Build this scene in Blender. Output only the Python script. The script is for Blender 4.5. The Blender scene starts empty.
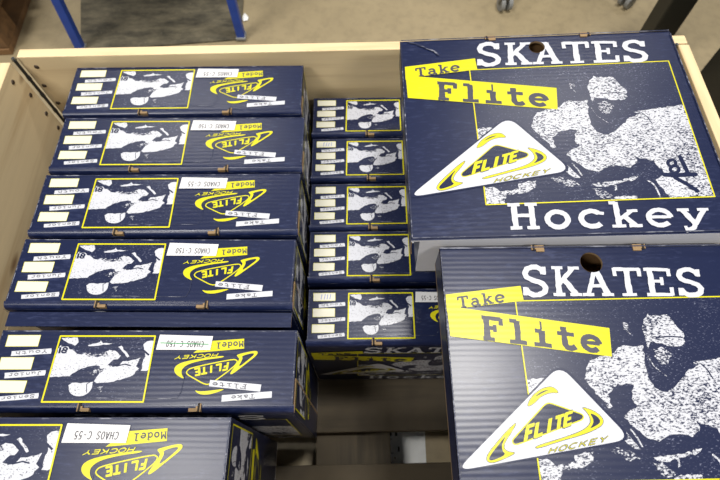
import bpy, bmesh, math, random
from mathutils import Vector, Matrix
from mathutils.geometry import tessellate_polygon

# ------------------------------------------------------------------ basics
scene = bpy.context.scene
COL = scene.collection
random.seed(7)
FLOOR_Z, DECK_Z, RIM_Z = 0.0, 0.145, 0.52

def empty(name, loc, rz=0.0, label=None, cat=None, group=None):
    o = bpy.data.objects.new(name, None)
    COL.objects.link(o)
    o.empty_display_size = 0.05
    o.location = loc
    o.rotation_euler = (0, 0, rz)
    tag(o, label, cat, group)
    return o

def tag(o, label=None, cat=None, group=None, kind=None):
    if label: o['label'] = label
    if cat: o['category'] = cat
    if group: o['group'] = group
    if kind: o['kind'] = kind
    return o

def link(name, me, parent=None, loc=None, rot=None):
    o = bpy.data.objects.new(name, me)
    COL.objects.link(o)
    if parent is not None: o.parent = parent
    if loc is not None: o.location = loc
    if rot is not None: o.rotation_euler = rot
    return o

# ------------------------------------------------------------------ materials
MATS = {}
def new_mat(name):
    m = bpy.data.materials.new(name)
    m.use_nodes = True
    nt = m.node_tree
    b = nt.nodes['Principled BSDF']
    MATS[name] = m
    return m, nt, b

def lin(r, g, b):
    f = lambda c: (c / 255 / 12.92) if c / 255 <= 0.04045 else ((c / 255 + 0.055) / 1.055) ** 2.4
    return (f(r), f(g), f(b), 1.0)

def node(nt, typ, **kw):
    n = nt.nodes.new(typ)
    for k, v in kw.items():
        if k.startswith('i_'):
            n.inputs[k[2:].replace('_', ' ')].default_value = v
        else:
            setattr(n, k, v)
    return n

def coords(nt, scale=(1, 1, 1), loc=(0, 0, 0)):
    tc = node(nt, 'ShaderNodeTexCoord')
    mp = node(nt, 'ShaderNodeMapping')
    mp.inputs['Scale'].default_value = scale
    mp.inputs['Location'].default_value = loc
    nt.links.new(tc.outputs['Object'], mp.inputs['Vector'])
    return mp.outputs['Vector']

def noise(nt, vec, scale, detail=3.0, rough=0.55):
    n = node(nt, 'ShaderNodeTexNoise')
    n.inputs['Scale'].default_value = scale
    n.inputs['Detail'].default_value = detail
    n.inputs['Roughness'].default_value = rough
    nt.links.new(vec, n.inputs['Vector'])
    return n.outputs['Fac']

def ramp(nt, fac, stops):
    r = node(nt, 'ShaderNodeValToRGB')
    e = r.color_ramp.elements
    while len(e) > 1: e.remove(e[-1])
    e[0].position, e[0].color = stops[0]
    for p, c in stops[1:]:
        x = e.new(p); x.color = c
    nt.links.new(fac, r.inputs['Fac'])
    return r.outputs['Color']

def mixc(nt, fac, a, b):
    m = node(nt, 'ShaderNodeMix', data_type='RGBA')
    for s, v in ((m.inputs[0], fac), (m.inputs[6], a), (m.inputs[7], b)):
        if hasattr(v, 'is_linked') or hasattr(v, 'links'): nt.links.new(v, s)
        else: s.default_value = v
    return m.outputs[2]

def flute_bump(nt, b, strength=0.10, dist=0.0006):
    """corrugated board: shallow ridges that run along the carton's length"""
    tc = node(nt, 'ShaderNodeTexCoord')
    sx = node(nt, 'ShaderNodeSeparateXYZ')
    nt.links.new(tc.outputs['Object'], sx.inputs[0])
    add = node(nt, 'ShaderNodeMath', operation='ADD')
    nt.links.new(sx.outputs['Y'], add.inputs[0]); nt.links.new(sx.outputs['Z'], add.inputs[1])
    wob = noise(nt, coords(nt, (6, 30, 30)), 1.0, 2.0)
    wm = node(nt, 'ShaderNodeMath', operation='MULTIPLY_ADD')
    nt.links.new(wob, wm.inputs[0]); wm.inputs[1].default_value = 0.006; nt.links.new(add.outputs[0], wm.inputs[2])
    mul = node(nt, 'ShaderNodeMath', operation='MULTIPLY')
    nt.links.new(wm.outputs[0], mul.inputs[0]); mul.inputs[1].default_value = 2 * math.pi / 0.0068
    sn = node(nt, 'ShaderNodeMath', operation='SINE')
    nt.links.new(mul.outputs[0], sn.inputs[0])
    nz = noise(nt, coords(nt, (1, 1.6, 1.6)), 22.0, 3.0)
    su = node(nt, 'ShaderNodeMath', operation='MULTIPLY_ADD')
    nt.links.new(nz, su.inputs[0]); su.inputs[1].default_value = 3.0; nt.links.new(sn.outputs[0], su.inputs[2])
    bp = node(nt, 'ShaderNodeBump')
    bp.inputs['Strength'].default_value = strength
    bp.inputs['Distance'].default_value = dist
    nt.links.new(su.outputs[0], bp.inputs['Height'])
    nt.links.new(bp.outputs['Normal'], b.inputs['Normal'])

NAVY = lin(22, 31, 64)
NAVY_WORN = lin(56, 64, 98)
PAPER = lin(203, 205, 214)
YEL = lin(212, 205, 16)

def scuffed(name, base, worn, lo=0.60, hi=0.78, rough=0.29, flute=0.042, coat=0.0):
    m, nt, b = new_mat(name)
    f1 = noise(nt, coords(nt, (14, 60, 60)), 4.0, 5.0, 0.7)
    f2 = noise(nt, coords(nt, (5, 6, 6)), 2.0, 2.0)
    mu = node(nt, 'ShaderNodeMath', operation='MULTIPLY_ADD')
    nt.links.new(f2, mu.inputs[0]); mu.inputs[1].default_value = 0.35
    sb = node(nt, 'ShaderNodeMath', operation='SUBTRACT')
    nt.links.new(f1, sb.inputs[0]); sb.inputs[1].default_value = 0.17
    nt.links.new(sb.outputs[0], mu.inputs[2])
    c = ramp(nt, mu.outputs[0], [(0.0, base), (lo, base), (hi, worn)])
    nt.links.new(c, b.inputs['Base Color'])
    b.inputs['Roughness'].default_value = rough
    b.inputs['Specular IOR Level'].default_value = 0.4
    flute_bump(nt, b, flute)
    return m

scuffed('carton_navy', NAVY, NAVY_WORN, 0.54, 0.86)
scuffed('ink_navy', NAVY, NAVY_WORN, 0.62, 0.9)
scuffed('ink_white', PAPER, lin(150, 154, 172), 0.66, 0.86, rough=0.36)
scuffed('ink_yellow', YEL, lin(214, 206, 60), 0.60, 0.85, rough=0.36)
scuffed('ink_grey', lin(66, 66, 80), lin(90, 90, 100), rough=0.4)
scuffed('carton_white', lin(236, 236, 242), lin(220, 220, 226), rough=0.5)
scuffed('field_cream', lin(218, 216, 200), lin(204, 202, 188), rough=0.4)

def speckled(name, a, b_, sx, lo, hi, rough=0.30):
    m, nt, b = new_mat(name)
    f = noise(nt, coords(nt, sx), 1.0, 3.0, 0.65)
    g = noise(nt, coords(nt, (26, 26, 26)), 1.0, 2.0)
    mu = node(nt, 'ShaderNodeMath', operation='MULTIPLY_ADD')
    nt.links.new(g, mu.inputs[0]); mu.inputs[1].default_value = 0.22
    sb = node(nt, 'ShaderNodeMath', operation='SUBTRACT')
    nt.links.new(f, sb.inputs[0]); sb.inputs[1].default_value = 0.11
    nt.links.new(sb.outputs[0], mu.inputs[2])
    c = ramp(nt, mu.outputs[0], [(0.0, a), (lo, a), (hi, b_)])
    nt.links.new(c, b.inputs['Base Color'])
    b.inputs['Roughness'].default_value = rough
    flute_bump(nt, b, 0.042)
    return m
speckled('photo_white', NAVY, PAPER, (330, 640, 640), 0.42, 0.50)
speckled('photo_dark', NAVY, lin(150, 155, 180), (340, 680, 680), 0.61, 0.78)
speckled('photo_mid', NAVY, PAPER, (330, 600, 600), 0.50, 0.58)
speckled('label_white', NAVY, PAPER, (420, 520, 520), 0.32, 0.42)
speckled('edge_wear', NAVY, lin(176, 178, 190), (40, 150, 150), 0.52, 0.80, rough=0.5)

def simple(name, col, rough=0.6, metal=0.0, var=0.12, scale=40.0, bump=0.0):
    m, nt, b = new_mat(name)
    f = noise(nt, coords(nt), scale, 4.0)
    d = tuple(c * (1 - var) for c in col[:3]) + (1.0,)
    u = tuple(min(1, c * (1 + var)) for c in col[:3]) + (1.0,)
    nt.links.new(ramp(nt, f, [(0.3, d), (0.7, u)]), b.inputs['Base Color'])
    b.inputs['Roughness'].default_value = rough
    b.inputs['Metallic'].default_value = metal
    if bump:
        bp = node(nt, 'ShaderNodeBump'); bp.inputs['Strength'].default_value = bump
        bp.inputs['Distance'].default_value = 0.002
        nt.links.new(f, bp.inputs['Height']); nt.links.new(bp.outputs['Normal'], b.inputs['Normal'])
    return m
simple('kraft', lin(146, 120, 86), 0.8, scale=90)
simple('kraft_inside', lin(140, 106, 68), 0.85, scale=60)
simple('sticker_paper', lin(220, 220, 223), 0.45, var=0.03)
simple('sticker_ink', lin(70, 70, 78), 0.6)
simple('pen_blue', lin(110, 125, 200), 0.6)
simple('pen_green', lin(60, 150, 90), 0.6)
simple('slot_dark', lin(40, 34, 28), 0.9)
simple('hall_wall', lin(190, 188, 180), 0.8)
simple('steel', lin(120, 122, 122), 0.35, 1.0)
simple('dark_steel', lin(84, 84, 80), 0.5, 0.7)
simple('nail', lin(78, 66, 56), 0.5, 0.5)
simple('blue_paint', lin(22, 64, 156), 0.4, scale=25)
simple('black_paint', lin(30, 31, 27), 0.45, var=0.25, scale=9)
simple('grey_plastic', lin(136, 138, 138), 0.5)
simple('black_plastic', lin(38, 38, 38), 0.5)
simple('print_paper', lin(248, 250, 250), 0.6, var=0.04)
simple('mark', lin(60, 60, 60), 0.6)

def wood(name, light, dark, rough=0.6, gscale=1.0, stain=None, knots=False):
    m, nt, b = new_mat(name)
    v = coords(nt, (2.2 * gscale, 34 * gscale, 34 * gscale))
    f = noise(nt, v, 1.0, 5.0, 0.6)
    g = noise(nt, coords(nt, (3, 9, 9)), 1.0, 2.0)
    mu = node(nt, 'ShaderNodeMath', operation='MULTIPLY_ADD')
    nt.links.new(g, mu.inputs[0]); mu.inputs[1].default_value = 0.5
    sb = node(nt, 'ShaderNodeMath', operation='SUBTRACT')
    nt.links.new(f, sb.inputs[0]); sb.inputs[1].default_value = 0.25
    nt.links.new(sb.outputs[0], mu.inputs[2])
    c = ramp(nt, mu.outputs[0], [(0.28, dark), (0.5, light), (0.75, tuple(min(1, x * 1.08) for x in light[:3]) + (1,))])
    if knots:
        vo = node(nt, 'ShaderNodeTexVoronoi')
        vo.inputs['Scale'].default_value = 1.0
        nt.links.new(coords(nt, (5.5, 16, 16), (0.3, 0.2, 0.4)), vo.inputs['Vector'])
        k = ramp(nt, vo.outputs['Distance'], [(0.0, (1, 1, 1, 1)), (0.07, (0.8, 0.8, 0.8, 1)), (0.16, (0, 0, 0, 1))])
        c = mixc(nt, k, c, lin(128, 92, 58))
    if stain:
        s = noise(nt, coords(nt, (7, 7, 7)), 1.0, 4.0)
        k = ramp(nt, s, [(0.45, (0, 0, 0, 1)), (0.75, (0.7, 0.7, 0.7, 1))])
        c = mixc(nt, k, c, stain)
    nt.links.new(c, b.inputs['Base Color'])
    b.inputs['Roughness'].default_value = rough
    bp = node(nt, 'ShaderNodeBump'); bp.inputs['Strength'].default_value = 0.25; bp.inputs['Distance'].default_value = 0.0008
    nt.links.new(f, bp.inputs['Height']); nt.links.new(bp.outputs['Normal'], b.inputs['Normal'])
    return m
wood('pine', lin(232, 209, 166), lin(210, 182, 138), knots=True)
wood('pallet_wood', lin(72, 63, 48), lin(47, 41, 31), 0.8, stain=lin(40, 34, 26))
wood('old_wood', lin(126, 94, 60), lin(84, 62, 40), 0.8, stain=lin(66, 52, 38))

def concrete():
    m, nt, b = new_mat('concrete')
    f = noise(nt, coords(nt, (1.2, 1.2, 1.2)), 1.3, 5.0, 0.6)
    g = noise(nt, coords(nt), 26.0, 4.0, 0.7)
    c1 = ramp(nt, f, [(0.3, lin(150, 136, 108)), (0.7, lin(174, 158, 126))])
    k = ramp(nt, g, [(0.45, (0, 0, 0, 1)), (0.8, (0.5, 0.5, 0.5, 1))])
    c = mixc(nt, k, c1, lin(118, 108, 88))
    nt.links.new(c, b.inputs['Base Color'])
    b.inputs['Roughness'].default_value = 0.42
    return m
concrete()

def mat_rubber():
    m, nt, b = new_mat('rubber_mat')
    f = noise(nt, coords(nt, (3, 7, 1)), 3.0, 5.0, 0.7)
    g = noise(nt, coords(nt), 90.0, 3.0, 0.6)
    c1 = ramp(nt, f, [(0.35, lin(56, 53, 44)), (0.7, lin(118, 110, 90))])
    k = ramp(nt, g, [(0.66, (0, 0, 0, 1)), (0.78, (0.6, 0.6, 0.6, 1))])
    c = mixc(nt, k, c1, lin(150, 142, 122))
    nt.links.new(c, b.inputs['Base Color'])
    b.inputs['Roughness'].default_value = 0.7
mat_rubber()

# ------------------------------------------------------------------ mesh builder
class MB:
    def __init__(s):
        s.v = []; s.f = []; s.m = []; s.slots = []
    def slot(s, name):
        if name not in s.slots: s.slots.append(name)
        return s.slots.index(name)
    def face(s, pts, mat, nrm=None):
        if nrm is not None:
            a, b, c = Vector(pts[0]), Vector(pts[1]), Vector(pts[2])
            if (b - a).cross(c - a).dot(Vector(nrm)) < 0: pts = list(pts)[::-1]
        i = len(s.v)
        s.v += [tuple(p) for p in pts]
        s.f.append(tuple(range(i, i + len(pts)))); s.m.append(s.slot(mat))
    def box(s, lo, hi, mat, faces=None):
        """faces: material per side by key -x +x -y +y -z +z"""
        x0, y0, z0 = lo; x1, y1, z1 = hi
        F = {'-z': [(x0, y0, z0), (x0, y1, z0), (x1, y1, z0), (x1, y0, z0)],
             '+z': [(x0, y0, z1), (x1, y0, z1), (x1, y1, z1), (x0, y1, z1)],
             '-y': [(x0, y0, z0), (x1, y0, z0), (x1, y0, z1), (x0, y0, z1)],
             '+y': [(x1, y1, z0), (x0, y1, z0), (x0, y1, z1), (x1, y1, z1)],
             '-x': [(x0, y1, z0), (x0, y0, z0), (x0, y0, z1), (x0, y1, z1)],
             '+x': [(x1, y0, z0), (x1, y1, z0), (x1, y1, z1), (x1, y0, z1)]}
        for k, q in F.items():
            s.face(q, (faces or {}).get(k, mat))
    def tube(s, a, b, r, mat, n=12, r2=None):
        a = Vector(a); b = Vector(b); d = (b - a).normalized()
        u = d.orthogonal().normalized(); w = d.cross(u)
        r2 = r if r2 is None else r2
        A = [a + (u * math.cos(2 * math.pi * k / n) + w * math.sin(2 * math.pi * k / n)) * r for k in range(n)]
        B = [b + (u * math.cos(2 * math.pi * k / n) + w * math.sin(2 * math.pi * k / n)) * r2 for k in range(n)]
        for k in range(n):
            s.face([A[k], A[(k + 1) % n], B[(k + 1) % n], B[k]], mat)
        s.face(A[::-1], mat); s.face(B, mat)
    def mesh(s, name, weld=False, tf=None):
        me = bpy.data.meshes.new(name)
        vs = [tf(v) for v in s.v] if tf else s.v
        me.from_pydata(vs, [], s.f)
        for n in s.slots: me.materials.append(MATS[n])
        me.polygons.foreach_set('material_index', s.m)
        if weld:
            bm = bmesh.new(); bm.from_mesh(me)
            bmesh.ops.remove_doubles(bm, verts=bm.verts, dist=1e-5)
            bmesh.ops.recalc_face_normals(bm, faces=bm.faces)
            bm.to_mesh(me); bm.free()
        me.update()
        return me

def bevelled(me, w, seg=2):
    bm = bmesh.new(); bm.from_mesh(me)
    bmesh.ops.remove_doubles(bm, verts=bm.verts, dist=1e-6)
    bmesh.ops.recalc_face_normals(bm, faces=bm.faces)
    es = [e for e in bm.edges if len(e.link_faces) == 2 and e.calc_face_angle(0) > 0.5]
    bmesh.ops.bevel(bm, geom=es, offset=w, segments=seg, affect='EDGES', profile=0.5)
    bm.to_mesh(me); bm.free(); me.update()
    return me

# outlines of the print, as fractions of the panel they are printed on
P = {
 'lid_frame': [(0.2461,0.1899),(0.9559,0.1807),(0.9453,0.8514),(0.2408,0.8594)],
 'lid_white': [(0.4385,0.4644),(0.4561,0.4344),(0.4886,0.4205),(0.5239,0.4119),(0.5625,0.3824),(0.6355,0.3757),(0.6283,0.4382),(0.6247,0.4992),(0.6376,0.5397),(0.6611,0.5556),(0.6964,0.5426),(0.7249,0.5142),(0.7471,0.4851),(0.7764,0.4714),(0.8039,0.4514),(0.7799,0.446),(0.8443,0.4339),(0.9511,0.4204),(0.9443,0.8492),(0.8102,0.8504),(0.7932,0.8028),(0.7814,0.7714),(0.8151,0.746),(0.8055,0.7184),(0.7968,0.6858),(0.7546,0.6747),(0.7384,0.6599),(0.7414,0.6926),(0.7148,0.7145),(0.6789,0.7037),(0.6394,0.7112),(0.611,0.7282),(0.581,0.7178),(0.5515,0.6843),(0.5221,0.6455),(0.5459,0.6181),(0.574,0.605),(0.5617,0.5802),(0.5663,0.5511),(0.5769,0.5268),(0.5546,0.5208),(0.5234,0.5292),(0.4887,0.5621),(0.4955,0.6061),(0.4843,0.6152),(0.4696,0.5807),(0.4393,0.5351),(0.4266,0.5044)],
 'lid_helmet': [(0.6799,0.2475),(0.6901,0.2593),(0.7291,0.256),(0.74,0.2538),(0.755,0.2851),(0.767,0.3131),(0.7775,0.33),(0.7736,0.3673),(0.7609,0.3798),(0.7132,0.3799),(0.6809,0.3702),(0.661,0.3665),(0.6497,0.3923),(0.6484,0.3498),(0.6454,0.3063),(0.6596,0.2742)],
 'lid_helmetline': [(0.6849,0.3475),(0.7302,0.3435),(0.7705,0.3479)],
 'lid_patch': [(0.5886,0.2812),(0.6015,0.2874),(0.6084,0.3314),(0.6007,0.3364),(0.5835,0.3138)],
 'lid_stripes': [(0.2451,0.7829),(0.2796,0.7865),(0.2903,0.8047),(0.3515,0.7938),(0.351,0.7716),(0.3843,0.7595),(0.4095,0.7605),(0.4023,0.7915),(0.3781,0.8082),(0.3077,0.8186),(0.2988,0.8573),(0.2426,0.8573)],
 'lid_corner': [(0.2413,0.5054),(0.2891,0.5002),(0.3196,0.4992),(0.2435,0.5554)],
 'lid_pants': [(0.5829,0.781),(0.6661,0.7711),(0.7325,0.7515),(0.7165,0.7687),(0.6768,0.7804),(0.6574,0.7841),(0.6555,0.8104),(0.647,0.8145),(0.6503,0.7882),(0.6116,0.7955),(0.593,0.7947)],
 'lid_pants2': [(0.6268,0.8484),(0.6502,0.8385),(0.7116,0.8388),(0.7086,0.8537),(0.6317,0.855)],
 'lid_stick': [(0.4802,0.6436),(0.4924,0.6489),(0.5068,0.6823),(0.5256,0.7063),(0.5402,0.7343),(0.5523,0.7574),(0.5314,0.7498),(0.5101,0.724),(0.4958,0.6911)],
 'lid_stick2': [(0.5352,0.6859),(0.5494,0.7165),(0.5576,0.7441)],
 'lid_arc': [(0.7589,0.7749),(0.7715,0.7888),(0.7781,0.8154),(0.7807,0.8458)],
 'lid_collar': [(0.8039,0.4514),(0.8192,0.4736),(0.8282,0.5093)],
 'lid_strap': [(0.6419,0.4181),(0.6548,0.4601),(0.6849,0.4971)],
 'lid_face': [(0.6666,0.3932),(0.7046,0.39),(0.7175,0.4117),(0.7008,0.4471),(0.6733,0.4508),(0.6645,0.4245)],
 'lid_specks': [(0.4587,0.749),(0.494,0.746),(0.5313,0.77),(0.5441,0.7883),(0.5004,0.7866),(0.463,0.7627)],
 'lid_lowtex': [(0.5799,0.7986),(0.6154,0.8088),(0.6353,0.8358),(0.6145,0.8479),(0.5846,0.8251)],
 'lid_eight1': [(0.8618,0.6993),(0.8583,0.7069),(0.8525,0.7124),(0.8458,0.7142),(0.84,0.7118),(0.8367,0.706),(0.8368,0.6982),(0.8402,0.6905),(0.8461,0.685),(0.8528,0.6832),(0.8586,0.6856),(0.8619,0.6915),(0.8618,0.6993)],
 'lid_eight2': [(0.8651,0.7282),(0.8615,0.7358),(0.8552,0.7411),(0.848,0.7429),(0.8416,0.7405),(0.8379,0.7347),(0.8378,0.727),(0.8414,0.7195),(0.8477,0.7141),(0.855,0.7123),(0.8614,0.7146),(0.8651,0.7205),(0.8651,0.7282)],
 'lid_one': [(0.8816,0.671),(0.8844,0.7035),(0.8883,0.7401)],
 'lid_bar1': [(0.8141,0.7504),(0.8507,0.7542),(0.9103,0.7522)],
 'lid_bar2': [(0.845,0.7652),(0.8726,0.7929),(0.8987,0.8245)],
 'lid_take_banner': [(0.0131,0.1588),(0.2714,0.1246),(0.2739,0.1893),(0.0546,0.2182),(0.0124,0.2317)],
 'lid_flite_banner': [(0.0135,0.2033),(0.0547,0.2159),(0.5403,0.3076),(0.5277,0.421),(0.0166,0.3333)],
 'lid_take_text': [(0.0491,0.2202),(0.2169,0.1934),(0.2136,0.1428),(0.0477,0.1707)],
 'lid_flite_text': [(0.117,0.3479),(0.5075,0.4074),(0.5139,0.3143),(0.1194,0.2507)],
 'lid_skates_text': [(0.2658,0.1709),(0.8969,0.18),(0.9082,0.0596),(0.276,0.0349)],
 'lid_hockey_text': [(0.2974,0.9664),(0.9097,0.9724),(0.9191,0.8649),(0.3003,0.8574)],
 'lid_hole': [(0.5013,0.0866)],
 'lid_card': [(-0.0019,0.8194),(0.3555,0.4515),(0.5277,0.7197)],
 'lid_tri': [(0.1732,0.7194),(0.2877,0.5969),(0.3021,0.5898),(0.3981,0.6328),(0.3997,0.6437),(0.3927,0.6521),(0.1853,0.7346),(0.1752,0.732)],
 'lid_fl_text': [(0.2066,0.7271),(0.3627,0.6659),(0.3742,0.6197),(0.222,0.6704)],
 'lid_sw_left': [(0.198,0.6532),(0.1633,0.6839),(0.1252,0.7278),(0.0963,0.7631),(0.0883,0.7854),(0.1037,0.7962),(0.1412,0.7824),(0.1832,0.7604),(0.1577,0.7584),(0.1447,0.7454),(0.153,0.7227),(0.1754,0.6919)],
 'lid_sw_left_in': [(0.1624,0.6956),(0.1258,0.7404),(0.1001,0.7725),(0.0979,0.7847),(0.1095,0.7862),(0.1504,0.7674),(0.1396,0.7535),(0.1413,0.7306)],
 'lid_sw_top': [(0.2323,0.6054),(0.2404,0.5836),(0.2578,0.5597),(0.286,0.5384),(0.3136,0.5306),(0.3289,0.5382),(0.3391,0.5568),(0.3112,0.5532),(0.2792,0.5675),(0.2562,0.5932)],
 'lid_sw_top_in': [(0.2583,0.571),(0.2851,0.5475),(0.3123,0.5431),(0.2923,0.5512),(0.2721,0.5627)],
 'lid_sw_right': [(0.3964,0.6042),(0.4357,0.6203),(0.4563,0.6441),(0.4576,0.6615),(0.4442,0.678),(0.3953,0.7014),(0.3191,0.7234),(0.2413,0.7504),(0.2387,0.7399),(0.32,0.7151),(0.3817,0.6923),(0.41,0.6733),(0.4202,0.6522),(0.4126,0.6247)],
 'lid_sw_right_in': [(0.4198,0.6272),(0.4406,0.6391),(0.4489,0.6546),(0.4427,0.6672),(0.4085,0.685),(0.4233,0.6685),(0.4285,0.6515)],
 'lid_hk_text': [(0.269,0.7671),(0.455,0.7271),(0.4667,0.7066),(0.2813,0.7469)],
 'lab_frame': [(0.2027,0.0773),(0.5231,0.0772),(0.5228,0.8818),(0.1983,0.8836)],
 'lab_f1': [(0.0243,0.0651),(0.1346,0.0641),(0.1349,0.2089),(0.0253,0.2101)],
 'lab_f2': [(0.0238,0.3479),(0.1335,0.3467),(0.1336,0.4967),(0.0249,0.498)],
 'lab_f3': [(0.0226,0.6296),(0.1322,0.6339),(0.131,0.7757),(0.0225,0.7772)],
 'lab_t1': [(0.0522,0.27),(0.1829,0.2341),(0.185,0.3015),(0.0532,0.3313)],
 'lab_t2': [(0.0509,0.5384),(0.1835,0.5049),(0.1844,0.5686),(0.0545,0.6062)],
 'lab_t3': [(0.0507,0.8231),(0.1808,0.7793),(0.1824,0.8422),(0.0534,0.8787)],
 'lab_sticker': [(0.5388,0.0602),(0.7174,0.08),(0.7136,0.2554),(0.5344,0.2529)],
 'lab_model': [(0.7049,0.1405),(0.8238,0.1089),(0.8273,0.2348),(0.6592,0.2914)],
 'lab_model_text': [(0.8234,0.1393),(0.731,0.1605),(0.7313,0.2408),(0.8267,0.2148)],
 'lab_hk_text': [(0.7474,0.2929),(0.6036,0.3267),(0.5983,0.3711),(0.7406,0.34)],
 'lab_sw_left': [(0.7621,0.3224),(0.7004,0.3527),(0.6421,0.3903),(0.6111,0.4346),(0.603,0.4955),(0.6134,0.5604),(0.6452,0.6174),(0.6309,0.5554),(0.6294,0.4879),(0.6494,0.4244),(0.7012,0.3749),(0.7629,0.3471)],
 'lab_tri': [(0.6469,0.5119),(0.6602,0.473),(0.7904,0.3689),(0.8074,0.3786),(0.8096,0.4128),(0.7938,0.4811),(0.7347,0.659),(0.7151,0.6829),(0.674,0.6027),(0.6472,0.5504)],
 'lab_fl_text': [(0.783,0.3984),(0.6667,0.4874),(0.6729,0.5741),(0.7813,0.5006)],
 'lab_sw_right': [(0.8036,0.3096),(0.8621,0.2593),(0.8745,0.2741),(0.8714,0.3212),(0.834,0.4369),(0.7961,0.5581),(0.7868,0.5439),(0.8173,0.3711),(0.8073,0.3343)],
 'lab_sw_right_in': [(0.8203,0.3292),(0.8569,0.2892),(0.8638,0.304),(0.8497,0.3584),(0.8115,0.4809),(0.8271,0.3587)],
 'lab_sw_bottom': [(0.6804,0.7398),(0.7005,0.7629),(0.7778,0.7244),(0.7698,0.7479),(0.7363,0.7904),(0.7104,0.7977),(0.6924,0.7817)],
 'lab_flite_strip': [(0.7276,0.6211),(0.8948,0.6758),(0.8927,0.7603),(0.7261,0.6969)],
 'lab_flite_text': [(0.8499,0.6764),(0.7331,0.6448),(0.7337,0.6968),(0.849,0.7328)],
 'lab_take_strip': [(0.7715,0.8015),(0.9309,0.7551),(0.9314,0.8295),(0.7722,0.8778)],
 'lab_take_text': [(0.8784,0.7885),(0.7989,0.8081),(0.8003,0.8544),(0.8785,0.8394)],
 'lab_notch': [(0.3016,0.9579),(0.6834,0.9112)],
 'lab_perf': [(0.3007,0.8336),(0.6287,0.8429),(0.6392,0.7591),(0.6417,0.5601)],
 'ph_white': [(0.0008,0.6357),(0.204,0.6232),(0.2251,0.5858),(0.2805,0.5279),(0.3665,0.4782),(0.4482,0.4546),(0.4891,0.469),(0.5048,0.5558),(0.4826,0.6418),(0.4648,0.6987),(0.4982,0.7267),(0.6356,0.7062),(0.7762,0.6488),(0.8454,0.6114),(0.8645,0.5541),(0.8954,0.5108),(0.8601,0.4676),(0.887,0.3361),(0.8439,0.3656),(0.7723,0.3951),(0.715,0.3953),(0.6867,0.4538),(0.6155,0.4831),(0.6079,0.4395),(0.6456,0.3809),(0.6811,0.3071),(0.6107,0.233),(0.5501,0.2182),(0.5167,0.2481),(0.4667,0.2928),(0.395,0.3227),(0.3065,0.2634),(0.2735,0.2933),(0.2222,0.2785),(0.1843,0.2338),(0.1297,0.2039),(0.1108,0.1587),(0.0295,0.1436),(0.0106,0.2041)],
 'ph_helmet': [(0.2213,0.7566),(0.2517,0.7197),(0.3382,0.7277),(0.4569,0.7072),(0.4606,0.7972),(0.44,0.867),(0.392,0.9089),(0.3278,0.9149),(0.2653,0.8821),(0.2354,0.8267)],
 'ph_right': [(0.8931,0.1276),(0.9249,0.0822),(0.9972,0.0731),(1.0053,0.5248),(0.9763,0.545),(0.9094,0.5396),(0.9193,0.4819),(0.9202,0.3654),(0.9341,0.3065),(0.907,0.2175)],
 'ph_tl': [(0.0162,0.0308),(0.1819,0.0215),(0.2065,0.0979),(0.1781,0.1525),(0.1017,0.1132),(0.0434,0.0675)],
 'ph_top': [(0.313,0.1433),(0.4314,0.0977),(0.4357,0.0673),(0.4634,0.1129),(0.5705,0.1128),(0.5353,0.134),(0.3256,0.1584)],
 'ph_stick': [(0.6352,0.173),(0.6646,0.1519),(0.7698,0.3217),(0.7531,0.3365)],
 'ph_speck': [(0.5111,0.7969),(0.5435,0.7687),(0.5816,0.8243),(0.5611,0.8661)],
 'ph_eight1': [(0.1082,0.2039),(0.1066,0.2163),(0.0974,0.2239),(0.0842,0.224),(0.0719,0.2163),(0.0653,0.204),(0.0669,0.1916),(0.076,0.1839),(0.0893,0.1839),(0.1016,0.1915),(0.1082,0.2039)],
 'ph_eight2': [(0.1044,0.2429),(0.1024,0.2553),(0.0923,0.2629),(0.0778,0.2629),(0.0646,0.2553),(0.0576,0.243),(0.0596,0.2307),(0.0697,0.223),(0.0842,0.223),(0.0974,0.2306),(0.1044,0.2429)],
 'ph_one': [(0.0324,0.1769),(0.0365,0.273)],
 'ph_bars': [(0.0424,0.1588),(0.1096,0.1526),(0.1492,0.2038)],
 'ph_beard': [(0.3813,0.5563),(0.4463,0.5991),(0.4642,0.5415)],
}

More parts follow.
